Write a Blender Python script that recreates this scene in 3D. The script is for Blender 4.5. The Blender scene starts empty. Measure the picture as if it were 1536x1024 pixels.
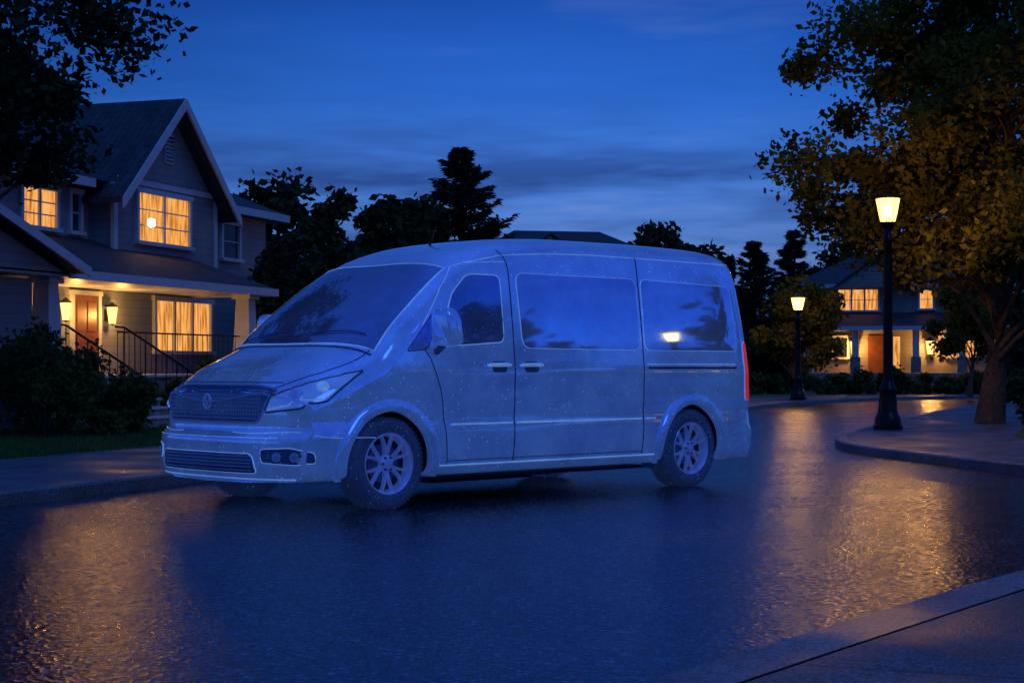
import bpy, bmesh, math, random
import numpy as np
from mathutils import Vector, Matrix
from mathutils.bvhtree import BVHTree
from mathutils.geometry import tessellate_polygon
random.seed(7); np.random.seed(7)
scene=bpy.context.scene
COL=scene.collection

# ------------------------------------------------------------------ helpers
def link(o,parent=None):
    COL.objects.link(o)
    if parent is not None: o.parent=parent
    return o
def empty(name,mw=None,parent=None):
    e=bpy.data.objects.new(name,None); link(e,parent); e.empty_display_size=.3
    if mw is not None: e.matrix_world=mw
    return e
def mk(name,verts,faces,mats,parent=None,smooth=False,midx=None,angle=None):
    me=bpy.data.meshes.new(name); me.from_pydata([tuple(v) for v in verts],[],[tuple(f) for f in faces])
    if not isinstance(mats,(list,tuple)): mats=[mats]
    for m in mats: me.materials.append(m)
    if midx is not None: me.polygons.foreach_set('material_index',midx)
    if smooth:
        me.polygons.foreach_set('use_smooth',[True]*len(me.polygons))
        if angle: me.set_sharp_from_angle(angle=math.radians(angle))
    me.update()
    o=bpy.data.objects.new(name,me); link(o,parent); return o
def box(name,mn,mx,mat,parent=None,bev=0.0,rotz=0):
    bm=bmesh.new(); bmesh.ops.create_cube(bm,size=1)
    s=[mx[i]-mn[i] for i in range(3)]; c=[(mx[i]+mn[i])/2 for i in range(3)]
    for v in bm.verts: v.co=Vector((v.co.x*s[0],v.co.y*s[1],v.co.z*s[2]))
    if bev: bmesh.ops.bevel(bm,geom=bm.edges[:],offset=bev,segments=2,affect='EDGES',clamp_overlap=True)
    if rotz: bmesh.ops.rotate(bm,verts=bm.verts,matrix=Matrix.Rotation(rotz,3,'Z'))
    bmesh.ops.translate(bm,verts=bm.verts,vec=c)
    me=bpy.data.meshes.new(name); bm.to_mesh(me); bm.free(); me.materials.append(mat)
    o=bpy.data.objects.new(name,me); return link(o,parent)
def lathe(name,prof,mat,parent=None,seg=24,loc=(0,0,0),axis='Z',sharp=40,rot0=0):
    V=[];F=[]
    for r,z in prof:
        for k in range(seg):
            a=2*math.pi*k/seg+rot0
            p=(r*math.cos(a),r*math.sin(a),z)
            if axis=='Y': p=(p[0],p[2],p[1])
            V.append((p[0]+loc[0],p[1]+loc[1],p[2]+loc[2]))
    for i in range(len(prof)-1):
        for k in range(seg):
            a=i*seg+k;b=i*seg+(k+1)%seg;c=b+seg;d=a+seg
            F.append((a,b,c,d) if axis=='Z' else (d,c,b,a))
    return mk(name,V,F,mat,parent,True,angle=sharp)
def tube_data(pts,rad,seg=6,V=None,F=None,closed=False):
    V=[] if V is None else V; F=[] if F is None else F
    pts=[Vector(p) for p in pts]; n=len(pts); base=len(V)
    if not isinstance(rad,(list,tuple)): rad=[rad]*n
    up=Vector((0,0,1))
    for i,p in enumerate(pts):
        if closed: t=pts[(i+1)%n]-pts[i-1]
        else: t=pts[min(i+1,n-1)]-pts[max(i-1,0)]
        t=t.normalized() if t.length>1e-9 else Vector((0,0,1))
        a=t.cross(up) 
        if a.length<.1: a=t.cross(Vector((1,0,0)))
        a.normalize(); b=t.cross(a)
        for k in range(seg):
            an=2*math.pi*k/seg; V.append(p+(a*math.cos(an)+b*math.sin(an))*rad[i])
    for i in range(n if closed else n-1):
        j=(i+1)%n
        for k in range(seg):
            F.append((base+i*seg+k,base+j*seg+k,base+j*seg+(k+1)%seg,base+i*seg+(k+1)%seg))
    return V,F
def tube(name,pts,rad,mat,parent=None,seg=6,closed=False):
    V,F=tube_data(pts,rad,seg,closed=closed); return mk(name,V,F,mat,parent,True)

# ------------------------------------------------------------------ materials
def newmat(name):
    m=bpy.data.materials.new(name); m.use_nodes=True
    nt=m.node_tree; return m,nt,nt.nodes['Principled BSDF'],nt.nodes['Material Output']
def noise(nt,scale,detail=4,vec=None,rough=.55):
    n=nt.nodes.new('ShaderNodeTexNoise'); n.inputs['Scale'].default_value=scale
    n.inputs['Detail'].default_value=min(detail,4); n.inputs['Roughness'].default_value=rough
    if vec is not None: nt.links.new(vec,n.inputs['Vector'])
    return n.outputs['Fac']
def ramp(nt,fac,stops):
    r=nt.nodes.new('ShaderNodeValToRGB'); e=r.color_ramp.elements
    while len(e)<len(stops): e.new(.5)
    for i,(p,c) in enumerate(stops):
        e[i].position=p; e[i].color=(c[0],c[1],c[2],1) if isinstance(c,(tuple,list)) else (c,c,c,1)
    nt.links.new(fac,r.inputs['Fac']); return r.outputs['Color']
def coords(nt,kind='Object',scale=(1,1,1),rot=(0,0,0)):
    t=nt.nodes.new('ShaderNodeTexCoord'); m=nt.nodes.new('ShaderNodeMapping')
    m.inputs['Scale'].default_value=scale; m.inputs['Rotation'].default_value=rot
    nt.links.new(t.outputs[kind],m.inputs['Vector']); return m.outputs['Vector']
def bump(nt,h,strength,dist,prev=None):
    b=nt.nodes.new('ShaderNodeBump'); b.inputs['Strength'].default_value=strength; b.inputs['Distance'].default_value=dist
    nt.links.new(h,b.inputs['Height'])
    if prev is not None: nt.links.new(prev,b.inputs['Normal'])
    return b.outputs['Normal']
def math_(nt,op,a,b):
    m=nt.nodes.new('ShaderNodeMath'); m.operation=op
    for i,x in enumerate((a,b)):
        if x is None: continue
        if isinstance(x,(int,float)): m.inputs[i].default_value=x
        else: nt.links.new(x,m.inputs[i])
    return m.outputs[0]
def mixc(nt,fac,a,b,mode='MIX'):
    m=nt.nodes.new('ShaderNodeMix'); m.data_type='RGBA'; m.blend_type=mode
    for s,x in ((0,fac),(6,a),(7,b)):
        if isinstance(x,(int,float)): m.inputs[s].default_value=x if s==0 else (x,x,x,1)
        elif isinstance(x,(tuple,list)): m.inputs[s].default_value=(*x,1)
        else: nt.links.new(x,m.inputs[s])
    return m.outputs[2]
def simple(name,c,rough=.6,metal=0,var=.25,vs=6,bs=0,bscale=30,bd=.01):
    m,nt,p,o=newmat(name); v=coords(nt)
    col=ramp(nt,noise(nt,vs,5,v),[(.3,[x*(1-var) for x in c]),(.7,[min(1,x*(1+var)) for x in c])])
    nt.links.new(col,p.inputs['Base Color']); p.inputs['Roughness'].default_value=rough; p.inputs['Metallic'].default_value=metal
    if bs: nt.links.new(bump(nt,noise(nt,bscale,4,v),bs,bd),p.inputs['Normal'])
    return m
def emis(name,c,s,trans=0):
    m,nt,p,o=newmat(name); nt.nodes.remove(p)
    e=nt.nodes.new('ShaderNodeEmission'); e.inputs['Color'].default_value=(*c,1); e.inputs['Strength'].default_value=s
    if trans:
        t=nt.nodes.new('ShaderNodeBsdfTransparent'); x=nt.nodes.new('ShaderNodeMixShader'); x.inputs[0].default_value=1-trans
        nt.links.new(t.outputs[0],x.inputs[1]); nt.links.new(e.outputs[0],x.inputs[2]); nt.links.new(x.outputs[0],o.inputs[0])
    else: nt.links.new(e.outputs[0],o.inputs[0])
    return m

def asphalt():
    m,nt,p,o=newmat('wet_asphalt'); v=coords(nt)
    big=noise(nt,.6,4,v)
    vo=nt.nodes.new('ShaderNodeTexVoronoi'); vo.inputs['Scale'].default_value=34; nt.links.new(v,vo.inputs['Vector'])
    bw=nt.nodes.new('ShaderNodeSeparateColor'); nt.links.new(vo.outputs['Color'],bw.inputs[0])
    stone=ramp(nt,bw.outputs[0],[(0,(.005,.010,.026)),(.55,(.028,.046,.095)),(.85,(.075,.115,.21)),(1,(.26,.34,.50))])  # stone tones, with sky reflection painted in as brighter blue
    pit=ramp(nt,vo.outputs['Distance'],[(.25,1.0),(.6,.10)])
    nt.links.new(mixc(nt,1,stone,pit,'MULTIPLY'),p.inputs['Base Color'])
    r=mixc(nt,1,ramp(nt,big,[(.3,.11),(.7,.22)]),ramp(nt,bw.outputs[1],[(0,.0),(1,.14)]),'ADD')
    nt.links.new(r,p.inputs['Roughness'])
    n1=bump(nt,vo.outputs['Distance'],.62,.007)
    n2=bump(nt,noise(nt,9,4,v,.7),.20,.009,n1)
    nt.links.new(n2,p.inputs['Normal']); p.inputs['IOR'].default_value=1.45
    p.inputs['Specular IOR Level'].default_value=.45
    return m
def concrete(name,c,joint=1.5,rot=0.0,rough=.45):
    m,nt,p,o=newmat(name); v=coords(nt,rot=(0,0,rot))
    br=nt.nodes.new('ShaderNodeTexBrick'); br.offset=0; br.inputs['Scale'].default_value=1
    br.inputs['Brick Width'].default_value=joint; br.inputs['Row Height'].default_value=joint
    br.inputs['Mortar Size'].default_value=.012; br.inputs['Mortar Smooth'].default_value=.3
    br.inputs['Color1'].default_value=(*c,1); br.inputs['Color2'].default_value=(*[x*.8 for x in c],1); br.inputs['Mortar'].default_value=(*[x*.25 for x in c],1)
    nt.links.new(v,br.inputs['Vector'])
    st=ramp(nt,noise(nt,2.2,6,v),[(.3,.5),(.7,1.15)])
    sp_=ramp(nt,noise(nt,60,3,v),[(.38,.3),(.62,1.5)])
    col=mixc(nt,1,mixc(nt,1,br.outputs['Color'],st,'MULTIPLY'),sp_,'MULTIPLY')
    nt.links.new(col,p.inputs['Base Color'])
    nt.links.new(ramp(nt,noise(nt,1.1,4,v),[(.35,rough-.15),(.65,rough+.25)]),p.inputs['Roughness'])
    b=bump(nt,noise(nt,55,4,v),.7,.008); inv=math_(nt,'SUBTRACT',1,br.outputs['Fac'])
    b=bump(nt,inv,.6,.01,b); nt.links.new(b,p.inputs['Normal']); return m
def siding(name,c):
    m,nt,p,o=newmat(name)
    t=nt.nodes.new('ShaderNodeTexCoord'); s=nt.nodes.new('ShaderNodeSeparateXYZ'); nt.links.new(t.outputs['Object'],s.inputs[0])
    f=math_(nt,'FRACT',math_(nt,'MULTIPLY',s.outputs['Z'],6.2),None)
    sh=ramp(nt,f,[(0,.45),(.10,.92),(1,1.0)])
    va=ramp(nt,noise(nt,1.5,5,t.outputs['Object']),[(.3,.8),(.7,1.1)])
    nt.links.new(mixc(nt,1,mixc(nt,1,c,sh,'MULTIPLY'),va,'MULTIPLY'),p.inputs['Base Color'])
    p.inputs['Roughness'].default_value=.55
    nt.links.new(bump(nt,f,.8,.02),p.inputs['Normal']); return m
def shingle():
    m,nt,p,o=newmat('roof_shingle'); v=coords(nt)
    br=nt.nodes.new('ShaderNodeTexBrick'); br.inputs['Scale'].default_value=1
    br.inputs['Brick Width'].default_value=.33; br.inputs['Row Height'].default_value=.16; br.inputs['Mortar Size'].default_value=.012
    br.inputs['Color1'].default_value=(.03,.036,.05,1); br.inputs['Color2'].default_value=(.05,.058,.075,1); br.inputs['Mortar'].default_value=(.01,.01,.012,1)
    nt.links.new(v,br.inputs['Vector'])
    nt.links.new(mixc(nt,1,br.outputs['Color'],ramp(nt,noise(nt,3,5,v),[(.3,.6),(.7,1.2)]),'MULTIPLY'),p.inputs['Base Color'])
    p.inputs['Roughness'].default_value=.7
    nt.links.new(bump(nt,noise(nt,18,4,v),.5,.02),p.inputs['Normal']); return m
def leafmat(name,dark,light,tr=.35):
    m,nt,p,o=newmat(name); nt.nodes.remove(p); t=nt.nodes.new('ShaderNodeTexCoord')
    c=ramp(nt,noise(nt,1.1,2,t.outputs['Object'],.7),[(.32,dark),(.68,light)])
    df=nt.nodes.new('ShaderNodeBsdfDiffuse'); nt.links.new(c,df.inputs['Color'])
    if tr:
        tl=nt.nodes.new('ShaderNodeBsdfTranslucent'); nt.links.new(c,tl.inputs['Color'])
        x=nt.nodes.new('ShaderNodeMixShader'); x.inputs[0].default_value=tr
        nt.links.new(df.outputs[0],x.inputs[1]); nt.links.new(tl.outputs[0],x.inputs[2]); nt.links.new(x.outputs[0],o.inputs[0])
    else: nt.links.new(df.outputs[0],o.inputs[0])
    return m
def winlit(name,c,s):
    m,nt,p,o=newmat(name); nt.nodes.remove(p)
    w=nt.nodes.new('ShaderNodeTexNoise'); w.inputs['Scale'].default_value=3; w.inputs['Detail'].default_value=3
    v2=coords(nt,scale=(4,4,.5)); nt.links.new(v2,w.inputs['Vector'])
    f=ramp(nt,w.outputs['Fac'],[(.35,[c[0]*.45,c[1]*.33,c[2]*.2]),(.55,c),(.75,(c[0],c[1]*1.25,c[2]*1.9))])
    e=nt.nodes.new('ShaderNodeEmission'); e.inputs['Strength'].default_value=s
    nt.links.new(f,e.inputs['Color']); nt.links.new(e.outputs[0],o.inputs[0]); return m

M_asph=asphalt()
M_side=concrete('sidewalk_concrete',(.15,.17,.20),1.5,rot=.35)
M_kerb=concrete('kerb_concrete',(.21,.23,.26),40)
M_grass=simple('lawn_grass',(.08,.17,.035),.9,0,.5,3,1,60,.05)
M_ground=simple('far_ground',(.025,.04,.02),.95,0,.4,.2)
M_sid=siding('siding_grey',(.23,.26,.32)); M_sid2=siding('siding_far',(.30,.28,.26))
M_trim=simple('white_trim',(.48,.52,.60),.45,0,.08)
M_roof=shingle()
M_stone=simple('stone_base',(.22,.21,.20),.8,0,.45,9,.8,14,.03)
M_door=simple('wood_door',(.20,.07,.025),.4,0,.3,4)
M_black=simple('black_iron',(.012,.012,.014),.35,.6,.2,20,.2,80,.003)
M_bark=simple('bark',(.09,.065,.045),.9,0,.45,9,1,18,.04)
M_leaf=leafmat('leaf_green',(.055,.07,.014),(.26,.22,.04),.45)
M_leafd=leafmat('leaf_dark',(.015,.032,.018),(.05,.085,.04),0)
M_con=leafmat('needle_dark',(.012,.027,.020),(.036,.064,.042),0)
M_shrub=leafmat('shrub_leaf',(.03,.055,.022),(.13,.17,.055),.25)
M_win=winlit('window_lit',(1,.43,.10),1.0)
M_dark=simple('window_dark',(.02,.03,.05),.08,0,.1)
M_lampglass=emis('lantern_glass',(1,.52,.11),7,.35)
M_bulb=emis('lamp_bulb',(1,.70,.28),14)
M_wlamp=emis('wall_lamp_glass',(1,.55,.15),2.6,.2)

# ------------------------------------------------------------------ world
w=bpy.data.worlds.new('World'); scene.world=w; w.use_nodes=True
nt=w.node_tree; bg=nt.nodes['Background']; 
tc=nt.nodes.new('ShaderNodeTexCoord'); sp=nt.nodes.new('ShaderNodeSeparateXYZ'); nt.links.new(tc.outputs['Generated'],sp.inputs[0])
grad=ramp(nt,sp.outputs['Z'],[(0,(.10,.17,.42)),(.07,(.090,.20,.54)),(.115,(.052,.18,.62)),(.16,(.023,.14,.61)),(.22,(.009,.070,.40)),(.45,(.014,.070,.36)),(1,(.035,.13,.56))])
mp=nt.nodes.new('ShaderNodeMapping'); mp.inputs['Scale'].default_value=(2.1,2.1,15.5); mp.inputs['Rotation'].default_value=(0,.14,0); mp.inputs['Location'].default_value=(1.3,0,.4)
nt.links.new(tc.outputs['Generated'],mp.inputs['Vector'])
cn=noise(nt,1.8,4,mp.outputs[0],.62)
cm=ramp(nt,cn,[(.45,0),(.62,1)])
band=ramp(nt,sp.outputs['Z'],[(0,.95),(.11,.85),(.145,.3),(.2,.08),(1,.1)])
cf=mixc(nt,1,cm,band,'MULTIPLY')
sky=mixc(nt,cf,grad,(.018,.052,.225))
cm2=ramp(nt,cn,[(.32,1),(.44,0)])
band2=ramp(nt,sp.outputs['Z'],[(0,.65),(.10,.65),(.14,.12),(1,0)])
sky=mixc(nt,mixc(nt,1,cm2,band2,'MULTIPLY'),sky,(.18,.28,.61))
dx=math_(nt,'ABSOLUTE',math_(nt,'ADD',sp.outputs['X'],-.02),None)
az=ramp(nt,dx,[(0,1.08),(.12,1.0),(.32,.56),(.6,.8),(1,1.2)])
sky=mixc(nt,1,sky,az,'MULTIPLY')
nt.links.new(sky,bg.inputs['Color']); bg.inputs['Strength'].default_value=1.0

dusk_fill=bpy.data.lights.new('dusk_fill','SUN'); dusk_fill.energy=.25; dusk_fill.angle=math.radians(25); dusk_fill.color=(.2,.48,1)  # soft blue fill added to shape the van, no visible source
so=link(bpy.data.objects.new('dusk_fill',dusk_fill)); so.rotation_euler=(math.radians(48),0,math.radians(28))

# ------------------------------------------------------------------ ground, road, blocks
mk('ground',[(-600,-300,-.03),(600,-300,-.03),(600,1200,-.03),(-600,1200,-.03)],[(0,1,2,3)],M_ground)
mk('road',[(-30,-30,0),(120,-30,0),(120,120,0),(-30,120,0)],[(0,1,2,3)],M_asph)
def smoothline(P,it=2):
    P=[Vector((*p,0)) for p in P]
    for _ in range(it):
        Q=[P[0]]
        for a,b in zip(P,P[1:]): Q+= [a*.75+b*.25,a*.25+b*.75]
        Q.append(P[-1]); P=Q
    return P
def offset(P,d):
    out=[]
    for i,p in enumerate(P):
        t=(P[min(i+1,len(P)-1)]-P[max(i-1,0)]).normalized(); n=Vector((-t.y,t.x,0)); out.append(p+n*d)
    return out
def block(name,line,far,w,side=1,kw=.18):
    e=empty(name)
    P=smoothline(line)
    A=P;B=offset(P,.025*side);C=offset(P,kw*side);D=offset(P,w*side)
    n=len(P)
    def strip(nm,L,zs,mat):
        V=[];F=[]
        for l,z in zip(L,zs): V+=[(p.x,p.y,z) for p in l]
        for r in range(len(L)-1):
            for i in range(n-1):
                a=r*n+i; f=(a,a+1,a+n+1,a+n); F.append(f if side>0 else f[::-1])
        return mk(nm,V,F,mat,e)
    strip('kerb',[A,A,B,C],[-.02,.105,.125,.128],M_kerb)
    G=offset(P,(kw+.015)*side)
    strip('joint',[C,G],[.119,.119],M_black)
    strip('pavement',[G,D],[.126,.130],M_side)
    poly=[(p.x,p.y,.126) for p in offset(P,(w-.02)*side)]+[(x,y,.126) for x,y in far]
    tr=tessellate_polygon([[Vector(p) for p in poly]])
    o=mk('lawn',poly,tr,M_grass,e)
    bm=bmesh.new(); bm.from_mesh(o.data); bmesh.ops.recalc_face_normals(bm,faces=bm.faces)
    for f in bm.faces:
        if f.normal.z<0: f.normal_flip()
    bm.to_mesh(o.data); bm.free()
    return P
leftK=[(-12,-10),(-9,2),(-6.2,9.5),(-4.39,14.3),(-3.38,16.95),(-2.2,20.5),(0,27),(3.2,36),(7.1,48),(10,55),(14,60.5),(22,66),(45,76),(115,100)]
block('lawn_and_pavement',leftK,[(115,119),(-29,119),(-29,-10)],3.1,1)
rightK=[(115,86),(45,70),(24,60.5),(15.5,53.5),(9.4,38.5),(6.1,29.2),(5.05,26.2),(4.7,24),(4.8,22.3),(5.2,20.5),(5.6,18.6),(6.5,17),(8.5,16.2),(14,16),(115,16)]
block('lawn_and_pavement',rightK,[],2.7,1)
nearK=[(115,11.3),(14,11.4),(7,11.3),(5.0,11.0),(3.8,10.2),(3.0,9.3),(.80,6.25),(-3,.8),(-10,-9.2),(-14,-15)]
block('lawn_and_pavement',nearK,[(115,-25)],4.5,1,.30)

# ------------------------------------------------------------------ street lamps
def street_lamp(loc,h=4.17,power=300,sc=1.0):
    e=empty('street_lamp',Matrix.Translation(loc))
    hb=h-.50
    prof=[(.0,0),(.25,0),(.25,.07),(.22,.09),(.215,.2),(.18,.26),(.165,.3),(.15,.5),(.135,.62),(.15,.66),(.15,.70),(.105,.76),(.085,.9),(.08,1.2),(.078,hb-.7),(.072,hb-.35),(.085,hb-.32),(.085,hb-.27),(.06,hb-.24),(.055,hb-.12),(.09,hb-.08),(.135,hb-.03),(.15,hb)]
    prof=[(r*sc,z) for r,z in prof]
    lathe('post',prof+[(0,hb)],M_black,e,20)
    lathe('glass',[(.125*sc,hb+.015),(.205*sc,hb+.40)],M_lampglass,e,8,rot0=math.pi/8)
    for k in range(8):
        a=2*math.pi*k/8+math.pi/8
        tube('frame_bar_%d'%k,[(.13*sc*math.cos(a),.13*sc*math.sin(a),hb),(.212*sc*math.cos(a),.212*sc*math.sin(a),hb+.41)],.006,M_black,e,5)
    lathe('cap',[(.222*sc,hb+.40),(.235*sc,hb+.415),(.23*sc,hb+.43),(.12*sc,hb+.465),(.03,hb+.475),(.02,hb+.50),(0,hb+.51)],M_black,e,8,rot0=math.pi/8)
    lathe('bulb',[(0,hb+.08),(.05,hb+.11),(.065,hb+.2),(.05,hb+.28),(0,hb+.31)],M_bulb,e,12)
    L=bpy.data.lights.new('lamp_light','POINT'); L.energy=power; L.color=(1,.46,.11); L.shadow_soft_size=.12
    lo=link(bpy.data.objects.new('lamp_light',L),e); lo.location=(0,0,hb+.2)
    return e
street_lamp((6.45,28.6,.128),4.05,700)
street_lamp((9.25,53.9,.128),3.4,480,1.1)
street_lamp((21.5,17.6,.128),4.6,25)

# ------------------------------------------------------------------ vegetation
def leaves_mesh(name,C,R,per,size,mat,parent,flat=.8,elong=1.7,shell=.35,thin=None):
    C=np.array(C);R=np.array(R);k=len(C)
    n=per*k; idx=np.repeat(np.arange(k),per)
    d=np.random.normal(size=(n,3)); d/=np.linalg.norm(d,axis=1)[:,None]
    r=np.random.rand(n)**shell
    pos=C[idx]+d*(r*R[idx]*(0.7+.7*np.random.rand(n)))[:,None]*np.array([1,1,flat])
    a=np.random.normal(size=(n,3)); a[:,2]*=.7; a/=np.linalg.norm(a,axis=1)[:,None]
    b=np.cross(a,np.random.normal(size=(n,3))); b/=np.linalg.norm(b,axis=1)[:,None]
    s=size*(.6+.8*np.random.rand(n))[:,None]
    A=a*s*elong*.5;B=b*s*.5
    V=np.stack([pos-A,pos+B,pos+A,pos-B],1).reshape(-1,3)
    me=bpy.data.meshes.new(name); me.vertices.add(4*n); me.vertices.foreach_set('co',V.ravel())
    me.loops.add(4*n); me.loops.foreach_set('vertex_index',np.arange(4*n))
    me.polygons.add(n); me.polygons.foreach_set('loop_start',np.arange(n)*4); me.polygons.foreach_set('loop_total',np.full(n,4))
    me.materials.append(mat); me.update(calc_edges=True); me.validate()
    return link(bpy.data.objects.new(name,me),parent)
def tree(name,loc,H,crown_r,c0,nc,per,size,trunk_r,seed,mat=None,lean=(0,0),cr=.9):
    mat=mat or M_leaf
    rs=random.Random(seed); np.random.seed(seed)
    e=empty(name,Matrix.Translation(loc)); V=[];F=[]
    tp=[];tr=[]
    for i in range(9):
        f=i/8; tp.append((lean[0]*f+.12*math.sin(f*5+seed),lean[1]*f+.1*math.cos(f*4+seed),H*.8*f)); tr.append(trunk_r*(1.35-f*.35 if i==0 else (1-f*.85)))
    tube_data(tp,tr,10,V,F)
    C=[];R=[]
    for i in range(nc):
        th=rs.uniform(0,2*math.pi); ph=math.acos(rs.uniform(-.85,1)); q=rs.uniform(.25,1.0)**.5
        rr=crown_r*q*(.8+.22*math.sin(th*3+seed)+.14*math.sin(th*5+ph*4))
        ch=(H-c0)/2
        c=Vector((lean[0]*.6+rr*math.sin(ph)*math.cos(th),lean[1]*.6+rr*math.sin(ph)*math.sin(th),c0+ch*.85+ch*q*math.cos(ph)))
        C.append(c); R.append(cr*rs.uniform(.4,1.25))
        if i%3==0:
            zt=max(c0*.55,min(H*.7,c.z-rs.uniform(.8,2.2))); f=zt/(H*.8); f=min(f,1)
            s=Vector((lean[0]*f+.12*math.sin(f*5+seed),lean[1]*f+.1*math.cos(f*4+seed),zt))
            m=s.lerp(c,.5)+Vector((rs.uniform(-.3,.3),rs.uniform(-.3,.3),rs.uniform(-.1,.4)))
            r0=trunk_r*.35*(1-f*.5)
            tube_data([s,s.lerp(m,.5)+Vector((0,0,.08)),m,m.lerp(c,.6),c],[r0,r0*.75,r0*.55,r0*.32,r0*.12],6,V,F)
            for _ in range(3):
                q2=c+Vector((rs.uniform(-1,1),rs.uniform(-1,1),rs.uniform(-.6,.8)))*R[-1]
                tube_data([m.lerp(c,.5),q2],[r0*.25,.008],4,V,F)
    mk('trunk_and_limbs',V,F,M_bark,e,True)
    leaves_mesh('foliage',[tuple(c) for c in C],R,per,size,mat,e)
    return e
def conifer(name,loc,H,R,seed,nb=150,per=46,ps=.85):
    rs=random.Random(seed); e=empty(name,Matrix.Translation(loc)); V=[];F=[]
    tube_data([(0,0,0),(0,0,H*.5),(0,0,H*.98)],[H*.022,H*.014,.02],8,V,F)
    LV=[];LF=[]
    for i in range(nb):
        f=(i+rs.random())/nb; tier=math.floor(f*15)/15; f2=f*.8+.2*(tier+.02); z=H*(.08+.9*f2); L=R*((1-f2)**ps)*rs.uniform(.45,1.2)+.12
        a=rs.uniform(0,6.283); d=Vector((math.cos(a),math.sin(a),0)); s=Vector((0,0,z))
        tip=s+d*L+Vector((0,0,L*rs.uniform(.0,.45)))
        md=s.lerp(tip,.5)+Vector((0,0,-.14*L))
        tube_data([s,md,tip],[.035,.02,.006],4,V,F)
        sd=d.cross(Vector((0,0,1)))
        for j in range(per):
            u=rs.random()**.6; p=s*(1-u)**2+md*2*u*(1-u)+tip*u*u
            wdt=(L*.20*(1-u)+.10)
            q=p+sd*rs.uniform(-1,1)*wdt+Vector((0,0,rs.uniform(-.18,.06)*(.6+.25*L)))
            dr=(d*.8+sd*rs.uniform(-.8,.8)+Vector((0,0,rs.uniform(-.5,.25)))).normalized()*rs.uniform(.16,.34)
            wv=dr.cross(Vector((rs.uniform(-1,1),rs.uniform(-1,1),rs.uniform(-1,1)))).normalized()*.055
            b=len(LV); LV+= [q-dr*.4,q+wv,q+dr,q-wv]; LF.append((b,b+1,b+2,b+3))
    mk('trunk',V,F,M_bark,e,True); mk('foliage',LV,LF,M_con,e)
    return e
def shrub(name,loc,r,h,per=500,size=.08,seed=1,mat=None):
    rs=random.Random(seed); np.random.seed(seed); e=empty(name,Matrix.Translation(loc)); V=[];F=[]
    C=[];R=[]
    for i in range(max(6,int(12*r))):
        a=rs.uniform(0,6.283); q=rs.uniform(0,.85)*r
        c=(q*math.cos(a),q*math.sin(a),h*rs.uniform(.2,.8)); C.append(c); R.append(min(r,h)*rs.uniform(.2,.45))
        tube_data([(0,0,0),c],[.025,.006],4,V,F)
    mk('stems',V,F,M_bark,e); leaves_mesh('foliage',C,R,per,size,mat or M_shrub,e,.9,1.5,.5); return e

tree('leafy_tree',(9.15,31.6,.12),10.2,4.3,2.1,230,350,.088,.22,12,M_leaf,(.3,0),.70)
tree('leafy_tree',(-8.0,20.5,.12),8.8,3.7,3.6,130,300,.08,.2,5,M_leafd,(.5,0),.6)
tree('leafy_tree',(-8.5,62,.1),8.6,3.4,1.6,110,130,.2,.22,21,M_leafd,(0,0),.75)
tree('leafy_tree',(-4.4,68,.1),8.4,3.6,1.4,120,130,.22,.22,22,M_leafd,(0,0),.75)
tree('leafy_tree',(-13.5,60,.1),8.6,3.5,1.5,80,120,.22,.22,23,M_leafd,(0,0),.8)
conifer('conifer_tree',(-2.2,72,.1),10.8,4.5,3,260,70,.8)
tree('leafy_tree',(7.6,92,.1),9.6,3.6,1.6,90,110,.26,.2,24,M_leafd,(0,0),.75)
tree('leafy_tree',(11.2,95,.1),8.8,2.8,1.6,70,110,.26,.2,25,M_leafd,(0,0),.7)
tree('leafy_tree',(1.0,84,.1),6.8,2.8,1.2,60,110,.26,.2,26,M_leafd,(0,0),.8)
conifer('conifer_tree',(12.2,84,.1),7.6,2.6,4,150,50); conifer('conifer_tree',(13.9,82,.1),8.0,2.6,5,150,50)
conifer('conifer_tree',(3.3,98,.1),9.2,2.0,6,110,36)
tree('leafy_tree',(17.4,88,.1),7.8,3.4,1.3,80,110,.25,.2,27,M_leafd,(0,0),.8)
tree('leafy_tree',(24,86,.1),9,4,1.3,80,110,.28,.2,28,M_leafd,(0,0),.9)
tree('leafy_tree',(9.9,57.5,.12),4.6,1.7,1.0,50,200,.11,.1,29,M_leaf,(0,0),.5)
tree('leafy_tree',(16.6,60,.12),4.6,1.5,1.4,40,200,.12,.1,30,M_leaf,(0,0),.5)
C=[];R=[]; rs=random.Random(9)
for i in range(300):
    x=rs.uniform(-90,110); y=rs.uniform(104,122); C.append((x,y,rs.uniform(.5,5.6)));R.append(rs.uniform(1.4,2.6))
for i in range(150):
    x=50+rs.uniform(-3,6); y=-30+i*.55; C.append((x,y,rs.uniform(.5,8.5+5*math.sin(i*.35))));R.append(rs.uniform(1.2,2.4))
for i in range(120):
    x=-40+i*.75; C.append((x,-40+rs.uniform(-4,4),rs.uniform(.5,7)));R.append(rs.uniform(1.6,2.6))
leaves_mesh('distant_trees',C,R,130,.55,M_con,None,.95,1.6,.5)

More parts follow.
